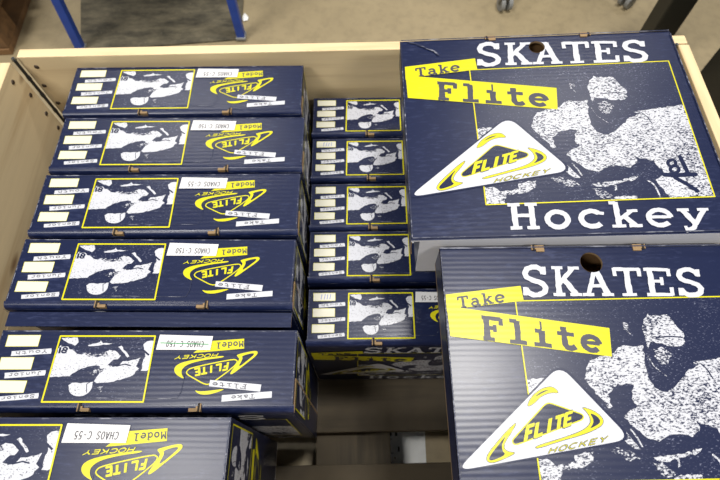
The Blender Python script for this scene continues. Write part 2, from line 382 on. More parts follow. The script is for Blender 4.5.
# ------------------------------------------------------------------ printed artwork: outlines in panel coordinates
# u runs along the carton's length, v across the panel (0..1)
def arc(cx, cy, rx, ry, a0, a1, n=14):
    return [(cx + rx * math.cos(math.radians(a0 + (a1 - a0) * k / n)), cy + ry * math.sin(math.radians(a0 + (a1 - a0) * k / n))) for k in range(n + 1)]
TH = 0.62   # thin / thick ratio of the serifs
SLAB = {
 'S': [([(.80,.76),(.74,.90),(.60,.98),(.42,.99),(.24,.92),(.17,.77),(.22,.62),(.38,.54),(.58,.48),(.76,.39),(.84,.26),(.79,.11),(.62,.02),(.42,.01),(.26,.08),(.17,.24)],1),([(.82,1.0),(.82,.72)],.7),([(.14,.0),(.15,.28)],.8)],
 'K': [([(.24,0),(.24,1)],1),([(.26,.40),(.78,.98)],.8),([(.42,.58),(.82,.02)],1),([(.04,.97),(.42,.97)],TH),([(.04,.03),(.44,.03)],TH),([(.60,.97),(.98,.97)],TH),([(.60,.03),(1.0,.03)],TH)],
 'A': [([(.17,.02),(.48,.98)],.8),([(.48,.98),(.83,.02)],1.05),([(.28,.34),(.70,.34)],.7),([(-.02,.03),(.36,.03)],TH),([(.62,.03),(1.02,.03)],TH),([(.28,.97),(.54,.97)],TH)],
 'T': [([(.5,0),(.5,1)],1.05),([(.06,.96),(.94,.96)],.75),([(.08,1.0),(.08,.70)],.7),([(.92,1.0),(.92,.70)],.7),([(.26,.03),(.74,.03)],TH)],
 'E': [([(.24,0),(.24,1)],1.05),([(.04,.97),(.88,.97)],.7),([(.87,1.0),(.87,.72)],.7),([(.24,.53),(.60,.53)],.7),([(.60,.68),(.60,.38)],.6),([(.04,.03),(.90,.03)],.7),([(.89,.0),(.89,.30)],.7)],
 'H': [([(.22,0),(.22,1)],1.05),([(.78,0),(.78,1)],1.05),([(.22,.52),(.78,.52)],.7),([(.02,.97),(.42,.97)],.7),([(.58,.97),(.98,.97)],.7),([(.04,.03),(.42,.03)],.7),([(.58,.03),(.98,.03)],.7)],
 'F': [([(.24,0),(.24,1)],1.05),([(.04,.96),(.90,.96)],.75),([(.89,1.0),(.89,.68)],.75),([(.24,.52),(.60,.52)],.75),([(.60,.68),(.60,.36)],.65),([(.04,.03),(.56,.03)],.75)],
 'M': [([(.18,0),(.18,1)],.8),([(.82,0),(.82,1)],.8),([(.18,.98),(.5,.35)],.8),([(.82,.98),(.5,.35)],.8),([(.02,.03),(.34,.03)],.6),([(.66,.03),(.98,.03)],.6)],
 'Y': [([(.5,0),(.5,.45),(.12,.96)],.9),([(.5,.45),(.88,.96)],.9),([(.3,.03),(.7,.03)],.6)],
 'J': [([(.66,1),(.66,.2),(.5,.02),(.3,.04),(.16,.24)],1),([(.4,.97),(.9,.97)],.6)],
 'o': [(arc(.5,.34,.33,.31,0,360,18),1)],
 'c': [(arc(.52,.34,.35,.31,48,318,16),1),([(.80,.50),(.82,.62)],1.2)],
 'k': [([(.26,0),(.26,1)],1),([(.04,.97),(.26,.97)],.7),([(.04,.03),(.48,.03)],.65),([(.26,.26),(.72,.62)],.75),([(.46,.42),(.80,.03)],1),([(.58,.63),(.92,.63)],.6),([(.58,.03),(1.0,.03)],.65)],
 'e': [(arc(.5,.34,.35,.31,0,318,18),.95),([(.16,.36),(.86,.36)],.65)],
 'y': [([(.18,.62),(.50,.06)],1),([(.86,.62),(.50,.06),(.42,-.10),(.30,-.17),(.16,-.15)],.85),([(.00,.63),(.38,.63)],.6),([(.64,.63),(1.0,.63)],.6),([(.14,-.15),(.24,-.13)],1.4)],
 'a': [([(.20,.56),(.40,.66),(.60,.62),(.70,.48),(.70,.06),(.92,.04)],.9),(arc(.44,.20,.26,.18,0,360,12),.85)],
 'l': [([(.52,0),(.52,.98)],1),([(.20,.96),(.52,.96)],.7),([(.14,.03),(.90,.03)],.75)],
 'i': [([(.52,0),(.52,.66)],1),([(.22,.64),(.52,.64)],.7),([(.14,.03),(.90,.03)],.75),([(.47,.90),(.55,.90)],1.5)],
 't': [([(.42,.95),(.42,.16),(.52,.03),(.70,.02),(.88,.12)],1),([(.12,.64),(.86,.64)],.75)],
 'd': [([(.74,1),(.74,.02)],.9),(arc(.44,.32,.30,.31,0,360,14),.85),([(.50,.97),(.74,.97)],.6),([(.74,.03),(.96,.03)],.6)],
 'u': [([(.2,.64),(.2,.16),(.4,.02),(.74,.14)],.9),([(.74,.64),(.74,.02),(.94,.02)],.9)],
 'h': [([(.22,0),(.22,1)],.9),([(.22,.5),(.5,.66),(.74,.5),(.74,0)],.9),([(.06,.03),(.4,.03)],.6),([(.58,.03),(.92,.03)],.6)],
 'n': [([(.22,0),(.22,.66)],.9),([(.22,.5),(.5,.66),(.74,.5),(.74,0)],.9)],
 'r': [([(.3,0),(.3,.66)],.9),([(.3,.45),(.56,.66),(.84,.58)],.9),([(.1,.03),(.6,.03)],.6)],
}
SANS = {
 'C': [(arc(.52,.5,.46,.48,42,318,16),1)], 'H': [([(.14,0),(.14,1)],1),([(.86,0),(.86,1)],1),([(.14,.5),(.86,.5)],1)],
 'A': [([(.06,0),(.5,1),(.94,0)],1),([(.22,.32),(.78,.32)],1)], 'O': [(arc(.5,.5,.42,.48,0,360,18),1)],
 'S': [([(.86,.8),(.7,.97),(.4,.98),(.18,.82),(.22,.62),(.5,.52),(.78,.4),(.86,.2),(.66,.02),(.32,.02),(.12,.2)],1)],
 '-': [([(.2,.45),(.8,.45)],1)], ' ': [], '1': [([(.25,.75),(.55,1),(.55,0)],1)], '0': [(arc(.5,.5,.36,.48,0,360,18),1)],
 '5': [([(.84,.98),(.26,.98),(.2,.55),(.5,.64),(.8,.5),(.84,.28),(.68,.05),(.36,.02),(.14,.16)],1)],
 '6': [([(.8,.9),(.5,.98),(.24,.75),(.16,.35)],1),(arc(.5,.3,.34,.29,0,360,14),1)],
 'K': [([(.14,0),(.14,1)],1),([(.14,.4),(.88,1)],1),([(.4,.6),(.9,0)],1)], 'E': [([(.88,.97),(.14,.97),(.14,.03),(.88,.03)],1),([(.14,.5),(.76,.5)],1)],
 'Y': [([(.06,1),(.5,.48),(.94,1)],1),([(.5,.48),(.5,0)],1)],
 'F': [([(.88,.93),(.14,.93),(.14,0)],1),([(.14,.5),(.72,.5)],1)], 'L': [([(.14,1),(.14,.07),(.9,.07)],1)],
 'I': [([(.5,0),(.5,1)],1)], 'T': [([(.02,.93),(.98,.93)],1),([(.5,.93),(.5,0)],1)],
}

def lerp2(q, s, t):
    """q: BL BR TR TL"""
    return tuple(q[0][i] * (1 - s) * (1 - t) + q[1][i] * s * (1 - t) + q[2][i] * s * t + q[3][i] * (1 - s) * t for i in (0, 1))

def seg_pieces(poly, w, jit=0.0, rnd=random, caps=False):
    """a polyline of width w -> convex pieces"""
    out = []
    for i in range(len(poly) - 1):
        (x0, y0), (x1, y1) = poly[i], poly[i + 1]
        d = math.hypot(x1 - x0, y1 - y0)
        if d < 1e-9: continue
        tx, ty = (x1 - x0) / d, (y1 - y0) / d
        nx, ny = -ty, tx
        n = max(1, int(d / 0.11)) if jit else 1
        ws = [(w / 2 * (1 + rnd.uniform(-jit, jit)), w / 2 * (1 + rnd.uniform(-jit, jit))) for _ in range(n + 1)]
        for k in range(n):
            ax, ay = x0 + tx * d * k / n, y0 + ty * d * k / n
            bx, by = x0 + tx * d * (k + 1) / n, y0 + ty * d * (k + 1) / n
            out.append([(ax + nx * ws[k][0], ay + ny * ws[k][0]), (ax - nx * ws[k][1], ay - ny * ws[k][1]),
                        (bx - nx * ws[k + 1][1], by - ny * ws[k + 1][1]), (bx + nx * ws[k + 1][0], by + ny * ws[k + 1][0])])
    ends = poly if caps else poly[1:-1]
    if len(poly) > 2 and math.hypot(poly[0][0] - poly[-1][0], poly[0][1] - poly[-1][1]) < 1e-6: ends = poly
    for (x, y) in ends:
        r = w / 2 * 1.0
        out.append([(x + r * math.cos(a * math.pi / 4), y + r * math.sin(a * math.pi / 4)) for a in range(8)])
    return out

def text_pieces(txt, font, quad, W, H, weight, jit=0.0, gap=0.04, advances=None):
    """quad: BL BR TR TL of the cap box in panel coordinates; W, H: the panel in metres"""
    n = len(txt)
    m = lambda p, q: math.hypot((p[0] - q[0]) * W, (p[1] - q[1]) * H)
    a = (m(quad[0], quad[1]) / n) / max(1e-6, m(quad[0], quad[3]))
    rnd = random.Random(len(txt) * 17 + ord(txt[0]))
    out = []
    for i, ch in enumerate(txt):
        for poly, k in font[ch]:
            pl = [((gap + x * (1 - 2 * gap)) * a, y) for x, y in poly]
            for pc in seg_pieces(pl, weight * k, jit, rnd):
                out.append([lerp2(quad, (i + x / a) / n, .03 + y * .95) for x, y in pc])
    return out

def rough(pts, amp, step=0.02, seed=3, asp=1.2):
    rnd = random.Random(seed)
    out = []
    for i, p in enumerate(pts):
        q = pts[(i + 1) % len(pts)]
        d = math.hypot(q[0] - p[0], q[1] - p[1])
        n = max(1, int(d / step))
        for k in range(n):
            t = k / n
            j = amp if k else amp * 0.3
            out.append((p[0] + (q[0] - p[0]) * t + rnd.uniform(-j, j), p[1] + (q[1] - p[1]) * t + rnd.uniform(-j, j) * asp))
    return out

def rounded(pts, r, n=6):
    out = []
    N = len(pts)
    for i in range(N):
        p0, p, p1 = Vector(pts[i - 1]), Vector(pts[i]), Vector(pts[(i + 1) % N])
        a = p + (p0 - p).normalized() * min(r, (p0 - p).length * .45)
        b = p + (p1 - p).normalized() * min(r, (p1 - p).length * .45)
        for k in range(n + 1):
            t = k / n
            out.append(tuple(a * (1 - t) ** 2 + p * 2 * t * (1 - t) + b * t * t))
    return out

def smooth(pts, it=2):
    for _ in range(it):
        o = []
        for i, p in enumerate(pts):
            q = pts[(i + 1) % len(pts)]
            o += [(p[0] * .75 + q[0] * .25, p[1] * .75 + q[1] * .25), (p[0] * .25 + q[0] * .75, p[1] * .25 + q[1] * .75)]
        pts = o
    return pts

def tris(pts):
    t = tessellate_polygon([[Vector((x, y, 0)) for x, y in pts]])
    return [[pts[i] for i in tri] for tri in t]

def clip_half(poly, a, b, keep_left):
    out = []
    sd = lambda p: (b[0] - a[0]) * (p[1] - a[1]) - (b[1] - a[1]) * (p[0] - a[0])
    for i, p in enumerate(poly):
        q = poly[(i + 1) % len(poly)]
        dp, dq = sd(p), sd(q)
        if not keep_left: dp, dq = -dp, -dq
        if dp >= 0: out.append(p)
        if (dp >= 0) != (dq >= 0):
            t = dp / (dp - dq)
            out.append((p[0] + (q[0] - p[0]) * t, p[1] + (q[1] - p[1]) * t))
    return out

def subtract(poly, hole):
    """convex poly minus convex hole (counter-clockwise)"""
    hx0, hx1 = min(p[0] for p in hole), max(p[0] for p in hole)
    hy0, hy1 = min(p[1] for p in hole), max(p[1] for p in hole)
    if max(p[0] for p in poly) < hx0 or min(p[0] for p in poly) > hx1 or max(p[1] for p in poly) < hy0 or min(p[1] for p in poly) > hy1:
        return [poly]
    out = []; rest = poly
    for i in range(len(hole)):
        a, b = hole[i], hole[(i + 1) % len(hole)]
        o = clip_half(rest, a, b, False)
        if len(o) > 2: out.append(o)
        rest = clip_half(rest, a, b, True)
        if len(rest) < 3: break
    return out

class Art:
    """pieces: (convex polygon in panel coordinates, material, layer)"""
    def __init__(s, W, H): s.W, s.H, s.p = W, H, []
    def fill(s, pts, mat, layer):
        for t in tris(pts): s.p.append((t, mat, layer))
    def line(s, pts, w, mat, layer, close=False):
        if close: pts = list(pts) + [pts[0]]
        mm = [(x * s.W, y * s.H) for x, y in pts]
        for pc in seg_pieces(mm, w, 0, random, caps=len(pts) > 2):
            s.p.append(([(x / s.W, y / s.H) for x, y in pc], mat, layer))
    def text(s, txt, font, quad, weight, mat, layer, jit=0.0, gap=0.04):
        for pc in text_pieces(txt, font, quad, s.W, s.H, weight, jit, gap): s.p.append((pc, mat, layer))
    def remap(s, other, quad):
        """place another piece of art (0..1 square) on a quad TL TR BR BL of this one"""
        q = [quad[3], quad[2], quad[1], quad[0]]
        for pc, mat, layer in other.p:
            s.p.append(([lerp2(q, x, 1 - y) for x, y in pc], mat, layer))

def lid_art(L, D, warp=None):
    A = Art(L, D)
    g = lambda n: P['lid_' + n]
    A.fill(g('frame'), 'photo_dark', 1)
    A.fill(rough(g('white'), .0045, .012), 'photo_white', 2)
    A.fill(rough(g('helmet'), .004, .012), 'photo_white', 2)
    A.line(g('helmetline'), .0016, 'ink_navy', 3)
    for n in ('patch', 'face', 'specks', 'lowtex'): A.fill(rough(g(n), .008, .012), 'photo_mid', 2)
    for n in ('stripes', 'corner', 'pants', 'pants2', 'stick'): A.fill(rough(g(n), .003, .01), 'photo_white', 2)
    A.line(g('stick2'), .0018, 'photo_white', 2); A.line(g('arc'), .0022, 'photo_white', 2)
    A.line(g('collar'), .0014, 'ink_navy', 3); A.line(g('strap'), .0012, 'photo_mid', 2)
    for n in ('eight1', 'eight2'): A.line(g(n), .0044, 'ink_navy', 3)
    A.line(g('one'), .0058, 'ink_navy', 3); A.line(g('bar1'), .0066, 'ink_navy', 3); A.line(g('bar2'), .0058, 'ink_navy', 3)
    A.line(g('frame'), .0016, 'ink_yellow', 3, close=True)
    A.fill(g('take_banner'), 'ink_yellow', 4); A.fill(g('flite_banner'), 'ink_yellow', 4)
    A.text('Take', SLAB, g('take_text'), .20, 'ink_grey', 5, .14)
    A.text('Flite', SLAB, g('flite_text'), .24, 'ink_grey', 5, .14)
    A.text('SKATES', SLAB, g('skates_text'), .17, 'ink_white', 5, .16, gap=.02)
    A.text('Hockey', SLAB, g('hockey_text'), .185, 'ink_white', 5, .14)
    c = g('card')
    cx, cy = sum(p[0] for p in c) / 3, sum(p[1] for p in c) / 3
    A.fill(rounded([(cx + (x - cx) * 1.05, cy + (y - cy) * 1.06) for x, y in c], .055), 'ink_navy', 4)
    A.fill(rounded(c, .05), 'ink_white', 5)
    A.fill(rounded(g('tri'), .012), 'ink_navy', 6); A.line(rounded(g('tri'), .012), .0013, 'ink_yellow', 7, close=True)
    for n in ('sw_left', 'sw_top', 'sw_right'):
        p = smooth(g(n)); A.fill(p, 'ink_yellow', 6); A.line(p, .0005, 'ink_navy', 7, close=True)
        A.fill(smooth(g(n + '_in')), 'ink_navy', 7)
    A.text('FLITE', SANS, g('fl_text'), .36, 'ink_navy', 8, gap=.03)
    A.text('FLITE', SANS, g('fl_text'), .25, 'ink_yellow', 9, gap=.03)
    A.text('HOCKEY', SANS, g('hk_text'), .30, 'ink_navy', 6, gap=.08)
    A.text('HOCKEY', SANS, g('hk_text'), .10, 'ink_yellow', 7, gap=.08)
    if warp:                                      # this size prints the artwork a little smaller and lower on its lid
        a, b, c, d = warp
        box = [(0.002, 0.002), (.998, .002), (.998, .998), (.002, .998)]
        out = []
        for pc, mat, layer in A.p:
            q = [(x * a + b, y * c + d) for x, y in pc]
            for i in range(4):
                q = clip_half(q, box[i], box[(i + 1) % 4], True)
                if len(q) < 3: break
            if len(q) > 2: out.append((q, mat, layer))
        A.p = out
    return A

def photo_art():
    A = Art(.14, .09)
    g = lambda n: P['ph_' + n]
    A.fill([(0, 0), (1, 0), (1, 1), (0, 1)], 'photo_dark', 1)
    clampq = lambda pts: [(min(1, max(0, x)), min(1, max(0, y))) for x, y in pts]
    for n in ('white', 'helmet', 'right', 'tl', 'top', 'stick'):
        A.fill(clampq(rough(g(n), .006, .03)), 'label_white', 2)
    A.fill(rough([(.30, .27), (.42, .29), (.52, .25), (.55, .30), (.44, .34), (.36, .33)], .02, .03), 'photo_mid', 3)
    A.fill(rough([(.57, .45), (.62, .37), (.70, .36), (.68, .42), (.63, .46)], .012, .02), 'photo_dark', 3)
    A.fill(rough([(.40, .56), (.46, .52), (.54, .50), (.52, .56), (.45, .60)], .02, .02), 'photo_mid', 3)
    A.line([(.66, .47), (.74, .44), (.80, .46)], .0016, 'ink_navy', 3); A.line([(.42, .86), (.40, .74), (.44, .70)], .001, 'ink_navy', 3)
    A.line([(.88, .46), (.92, .50), (.90, .56), (.94, .58)], .0022, 'ink_navy', 3); A.line([(.90, .22), (.97, .30)], .0024, 'ink_navy', 3)
    A.fill(rough(g('speck'), .02, .03), 'photo_mid', 2); A.fill(rough(g('beard'), .01, .03), 'photo_mid', 2)
    for n in ('eight1', 'eight2'): A.line(g(n), .0022, 'ink_navy', 3)
    A.line(g('one'), .0030, 'ink_navy', 3); A.line(g('bars'), .002, 'ink_navy', 3)
    return A

def label_art(L, T, marks=()):
    A = Art(L, T)
    g = lambda n: P['lab_' + n]
    A.remap(photo_art(), g('frame'))
    A.line(g('frame'), .0022, 'ink_yellow', 4, close=True)
    for n in ('f1', 'f2', 'f3'):
        A.fill(g(n), 'field_cream', 1); A.line(g(n), .0004, 'ink_yellow', 2, close=True)
    for n, w in (('t1', 'Youth'), ('t2', 'Junior'), ('t3', 'Senior')):
        q = g(n)                                  # far-left, far-right, near-right, near-left: the print reads upside down
        A.fill(rough(q, .0015, .03), 'ink_white', 1)
        ins = lambda s, t: lerp2([q[1], q[0], q[3], q[2]], s, t)
        A.text(w, SLAB, [ins(.08, .16), ins(.92, .16), ins(.92, .86), ins(.08, .86)], .18, 'sticker_ink', 2)
    A.fill(rough(g('model'), .001, .05), 'ink_yellow', 1)
    A.text('Model', SLAB, g('model_text'), .19, 'ink_grey', 2)
    A.text('HOCKEY', SANS, g('hk_text'), .22, 'ink_yellow', 3)
    A.fill(smooth(g('sw_left')), 'ink_yellow', 1)
    A.line(smooth(g('tri')), .0016, 'ink_yellow', 1, close=True)
    A.text('FLITE', SANS, g('fl_text'), .27, 'ink_yellow', 1, gap=.05)
    A.fill(smooth(g('sw_right')), 'ink_yellow', 1); A.fill(smooth(g('sw_right_in')), 'ink_navy', 2)
    A.fill(smooth(g('sw_bottom')), 'ink_yellow', 1)
    A.fill(g('flite_strip'), 'ink_white', 3); A.text('Flite', SLAB, g('flite_text'), .18, 'sticker_ink', 4)
    A.fill(g('take_strip'), 'ink_white', 3); A.text('Take', SLAB, g('take_text'), .18, 'sticker_ink', 4)
    A.line(g('perf'), .0007, 'edge_wear', 3)
    # rubbed edges
    for u in (.0035, .9965): A.line([(u, .02), (u, .90)], .0012, 'edge_wear', 1)
    A.line([(.01, .012), (.99, .012)], .0014, 'edge_wear', 1)
    for k in marks:                               # pen marks in the tick boxes
        q = g('f%d' % k)
        c = lambda s, t: lerp2([q[3], q[2], q[1], q[0]], s, t)
        for s0 in (.35, .5, .62, .75): A.line([c(s0, .2), c(s0 + .04, .8)], .001, 'pen_blue', 3)
    return A

def end_art(D, T):
    """end face: u down from the label edge (0..1 of D), v from the back to the lid (0..1 of T)"""
    A = Art(D, T)
    q = [(.03, .06), (.36, .06), (.36, .94), (.03, .94)]
    A.remap(photo_art(), [q[1], q[2], q[3], q[0]])
    A.line(q, .002, 'ink_yellow', 4, close=True)
    m = lambda pts: [(.42 + (y - .2) * .30, .95 - (x - .585) * 3.0) for x, y in pts]
    for n in ('sw_left', 'sw_right', 'sw_bottom'): A.fill(smooth(m(P['lab_' + n])), 'ink_yellow', 1)
    A.line(smooth(m(P['lab_tri'])), .0016, 'ink_yellow', 1, close=True)
    A.fill(m(P['lab_model']), 'ink_yellow', 1)
    return A

WORLD = 0.16
EXPOSURE = -0.2
LAMPS = [(-1.42, .18, .8, .4, 70), (.78, .85, .55, .45, 112), (-1.7, 3.6, 1.4, .5, 50), (1.7, 3.4, 1.4, .4, 45), (-2.5, -2.1, 1.5, .3, 135), (2.5, -2.1, 1.5, .3, 115)]

# ------------------------------------------------------------------ cartons
LIFT = 0.00018
LIP = 0.042
def flat_tf(D, T):   return lambda v: (v[0], v[1], v[2])
def stand_tf(D, T):  return lambda v: (v[0], T / 2 - v[2], v[1] + D / 2)     # lid towards the viewer, label panel up

MESHES = {}
def put(mb, art, fn, nrm, clip=None):
    cnt = {}
    for pc, mat, layer in art.p:
        for q in (subtract(pc, clip) if clip else [pc]):
            c = cnt[layer] = cnt.get(layer, 0) + 1          # each printed piece a hair above the one before
            o = 0.0002 + LIFT * layer + (c % 37) * 4.2e-6
            mb.face([fn(x, y, o) for x, y in q], mat, nrm)

def carton_meshes(key, L, D, T, standing, inset=0.0, hole=None, marks=(), lid_print=True, warp=None):
    k = (key, standing, marks, lid_print)
    if k in MESHES: return MESHES[k]
    tf = stand_tf(D, T) if standing else flat_tf(D, T)
    R_EDGE = 0.010 if standing else 0.003
    w = 0.003
    bl = L / 2 - 0.0015 - inset
    # --- body: bottom and four walls of corrugated board
    b = MB()
    y0, y1 = -D / 2 + (0.0 if not inset else 0.0015), D / 2 - 0.0005
    b.box((-bl, y0, 0), (bl, y1, w), 'carton_navy', {'+z': 'kraft_inside'})
    top = T - R_EDGE
    b.box((-bl, y1 - w, w), (bl, y1, top), 'carton_navy', {'-y': 'kraft_inside', '+z': 'kraft'})
    b.box((-bl, y0, w), (bl, y0 + w, T - w - 0.0005), 'carton_white', {'+y': 'kraft_inside', '+z': 'kraft'})
    b.box((-bl, y0 + w, w), (-bl + w, y1 - w, T - w - 0.0005), 'carton_navy', {'+x': 'kraft_inside', '+z': 'kraft'})
    b.box((bl - w, y0 + w, w), (bl, y1 - w, T - w - 0.0005), 'carton_navy', {'-x': 'kraft_inside', '+z': 'kraft'})
    put(b, label_art(L, T, marks), lambda u, v, o: (-L / 2 + .0015 + u * (L - .003), D / 2 - 0.0005 + o, v * T) if v * T < T - R_EDGE else
        (-L / 2 + .0015 + u * (L - .003), D / 2 + o, v * T), (0, 1, 0)) if not inset else None
    # --- lid: top panel folded over the label edge, with a lip down each end
    l = MB()
    prof = [(-D / 2, T), (D / 2 - R_EDGE, T)]
    for a in range(1, 9):
        t = math.radians(90 - 90 * a / 8)
        prof.append((D / 2 - R_EDGE + R_EDGE * math.cos(t), T - R_EDGE + R_EDGE * math.sin(t)))
    X = L / 2
    if hole:
        u, v, r = hole
        n = 28
        disc = [(u + r / L * math.cos(2 * math.pi * i / n), v + r / D * math.sin(2 * math.pi * i / n)) for i in range(n)]
        vend = (D - R_EDGE) / D
        P3 = lambda p, z: (-X + p[0] * L, D / 2 - p[1] * D, z)
        for q in subtract([(0, R_EDGE / D), (1, R_EDGE / D), (1, 1), (0, 1)], disc):
            l.face([P3(p, T) for p in q], 'carton_navy'); l.face([P3(p, T - w) for p in q], 'kraft_inside')
        for i in range(n):
            p, q = disc[i], disc[(i + 1) % n]
            l.face([P3(p, T + .0008), P3(q, T + .0008), P3(q, T - w), P3(p, T - w)], 'kraft')
    else:
        disc = None
        l.face([(-X, -D / 2, T), (X, -D / 2, T), (X, D / 2 - R_EDGE, T), (-X, D / 2 - R_EDGE, T)], 'carton_navy')
        l.face([(-X, -D / 2, T - w), (X, -D / 2, T - w), (X, D / 2 - R_EDGE, T - w), (-X, D / 2 - R_EDGE, T - w)], 'kraft_inside')
    for i in range(1, len(prof) - 1):
        (a, z), (c, z2) = prof[i], prof[i + 1]
        l.face([(-X, a, z), (X, a, z), (X, c, z2), (-X, c, z2)], 'carton_navy')
    l.face([(-X, -D / 2, T), (X, -D / 2, T), (X, -D / 2, T - w), (-X, -D / 2, T - w)], 'carton_white' if inset else 'carton_navy')
    l.face([(-X, D / 2, T - R_EDGE), (X, D / 2, T - R_EDGE), (X, D / 2 - w, T - R_EDGE), (-X, D / 2 - w, T - R_EDGE)], 'kraft')
    for s in (-1, 1):
        xa, xb = sorted((s * X, s * (X - 0.0014)))
        l.box((xa, -D / 2 + .002, T - LIP), (xb, D / 2 - R_EDGE, T), 'carton_navy', {'-z': 'kraft', '-y': 'kraft', '+y': 'kraft'})
        l.box((min(s * X, s * (X - .0028)), -D / 2 + .002, T - LIP - .0035), (max(s * X, s * (X - .0028)), D / 2 - R_EDGE, T - LIP), 'kraft')
    if lid_print:
        put(l, lid_art(L, D, warp), lambda u, v, o: (-L / 2 + u * L, D / 2 - v * D, T + o), (0, 0, 1), disc)
    # rubbed lid edges
    e = Art(L, D)
    for v in (.004, .992): e.line([(.004, v), (.996, v)], .0016, 'edge_wear', 10)
    for u in (.0035, .9965): e.line([(u, .02), (u, .99)], .0014, 'edge_wear', 10)
    if key == 'flat_far': e.p += [(q, 'edge_wear', 11) for q in seg_pieces([(.03, .012), (.06, .028), (.09, .05), (.125, .075), (.14, .10)], .006, .5)]
    put(l, e, lambda u, v, o: (-L / 2 + u * L, D / 2 - v * D, T + o), (0, 0, 1), disc)
    ea = end_art(D, T)
    pcs_body = Art(D, T); pcs_lip = Art(D, T)
    vlip = (T - LIP) / T
    for pc, mat, layer in ea.p:
        lo = clip_half(pc, (-1, vlip), (2, vlip), False); hi = clip_half(pc, (-1, vlip), (2, vlip), True)
        if len(lo) > 2: pcs_body.p.append((lo, mat, layer))
        if len(hi) > 2: pcs_lip.p.append((hi, mat, layer))
    put(b, pcs_body, lambda u, v, o: (bl + o, D / 2 - u * D, v * T), (1, 0, 0))
    put(l, pcs_lip, lambda u, v, o: (X + o, D / 2 - u * D, v * T), (1, 0, 0))
    # --- locking tab: cut board edge with a dark slot, at the label / lid fold
    t = MB()
    t.box((-.0026, -.0055, -.0095), (.0008, .0014, .0012), 'slot_dark')
    t.box((-.0036, -.0050, -.0090), (-.0022, .0016, .0014), 'kraft')
    t.box((.0022, -.0075, -.0030), (.0125, .0013, .0013), 'kraft')
    t.box((.0006, -.0040, -.0055), (.0032, .0013, .0010), 'kraft')
    MESHES[k] = (b.mesh(key + '_body', tf=tf), l.mesh(key + '_lid', tf=tf),
                 t.mesh(key + '_tab', tf=(lambda v: (v[0], -v[2], v[1])) if standing else None))
    return MESHES[k]

def sticker_mesh(txt, L, D, T, standing, line=None):
    A = Art(L, T)
    q = P['lab_sticker']
    A.fill(q, 'sticker_paper', 0)
    ins = lambda s, t: lerp2([q[1], q[0], q[3], q[2]], s, t)
    A.text(txt, SANS, [ins(.14, .38), ins(.84, .38), ins(.84, .82), ins(.14, .82)], .12, 'sticker_ink', 1, gap=.1)
    if line: A.line([ins(.05, .6), ins(.95, .55)], .0012, line, 2)
    m = MB()
    put(m, A, lambda u, v, o: (-L / 2 + u * L, D / 2 + .0010 + o, v * T), (0, 1, 0))
    tf = stand_tf(D, T) if standing else flat_tf(D, T)
    return m.mesh('model_sticker', tf=tf)

def carton(key, dims, standing, loc, rz, label, group, sticker=None, line=None, inset=0.0, hole=None, marks=(), cat='carton', warp=None, tilt=0.0):
    L, D, T = dims
    root = empty('skate_carton', loc, rz, label, cat, group)
    b, l, t = carton_meshes(key, L, D, T, standing, inset, hole, marks, key != 'junior' or 'nearest' in label, warp)
    root.rotation_euler.y = tilt
    link('carton_body', b, root)
    link('lid', l, root)
    tf = stand_tf(D, T) if standing else flat_tf(D, T)
    for u in (.327, .700):
        p = tf((-L / 2 + u * L, D / 2, T - (.002 if standing else -.0006)))
        tb_ = link('locking_tab', t, root, p)
        tb_['label'] = 'raw brown cardboard locking tab'
        if u > .5: tb_.scale.x = -1
    if sticker:
        link('model_sticker', sticker_mesh(sticker, L, D, T, standing, line), root)['label'] = 'white paper sticker'
    return root

ADULT = (.4176, .354, .110)
SENIOR = (.446, .378, .118)
JUNIOR = (.326, .265, .093)
NEAR_FLAT = (.371, .307, .0955)
Z = DECK_Z + .0005
GL = 'cartons on edge in the left row'
row = [  # y far, y near, x centre, yaw, sticker, label
 (.702, .592, -.305, -.014, 'CHAOS C-55', 'navy skate carton on edge against the far plank wall, farthest in the left row', None),
 (.584, .473, -.2995, -.022, 'CHAOS C-150', 'navy skate carton on edge, second from the far plank wall in the left row', None),
 (.4675, .357, -.303, -.018, 'CHAOS C-55', 'navy skate carton on edge, third from the far plank wall in the left row', None),
 (.350, .239, -.306, -.026, 'CHAOS C-150', 'navy skate carton on edge with a loose navy flap along its near edge', None),
 (.207, .097, -.299, -.022, 'CHAOS C-150', 'navy skate carton on edge whose white sticker is struck through in green', 'pen_green'),
]
for yf, yn, xc, yaw, st, lab, ln in row:
    r = carton('adult', ADULT, True, (xc, (yf + yn) / 2, Z), yaw, lab, GL, st, ln)
    if 'loose' in lab:
        m = MB()
        L, D, T = ADULT
        y = -T / 2 - .0022
        m.box((-L / 2 + .004, y - .0025, D - .22), (L / 2 - .002, y, D - .012), 'carton_navy', {'-z': 'kraft'})
        m.box((-L / 2 + .004, y - .0215, D - .0145), (L / 2 - .002, y - .0025, D - .012), 'carton_navy', {'-y': 'edge_wear', '+x': 'kraft'})
        link('loose_flap', m.mesh('loose_flap'), r)
carton('senior', SENIOR, True, (-.389, .0305, Z), -.02,
       'larger navy skate carton on edge, nearest of the left row', GL, 'CHAOS C-55')
GM = 'small cartons on edge in the middle row'
mids = [(.698, .605, (), 'small navy skate carton on edge against the far plank wall, farthest in the middle row'),
        (.598, .5055, (1,), 'small navy skate carton second in the middle row, blue pen marks in its top box'),
        (.497, .404, (), 'small navy skate carton on edge, third from the far plank wall in the middle row'),
        (.400, .307, (), 'small navy skate carton on edge beside the white front of a flat carton'),
        (.294, .201, (1,), 'small navy skate carton on edge, nearest of the middle row, above the dark open gap')]
for yf, yn, mk, lab in mids:
    carton('junior', JUNIOR, True, (.0755, (yf + yn) / 2, Z), -.012, lab, GM, 'CHAOS C-55', marks=mk)

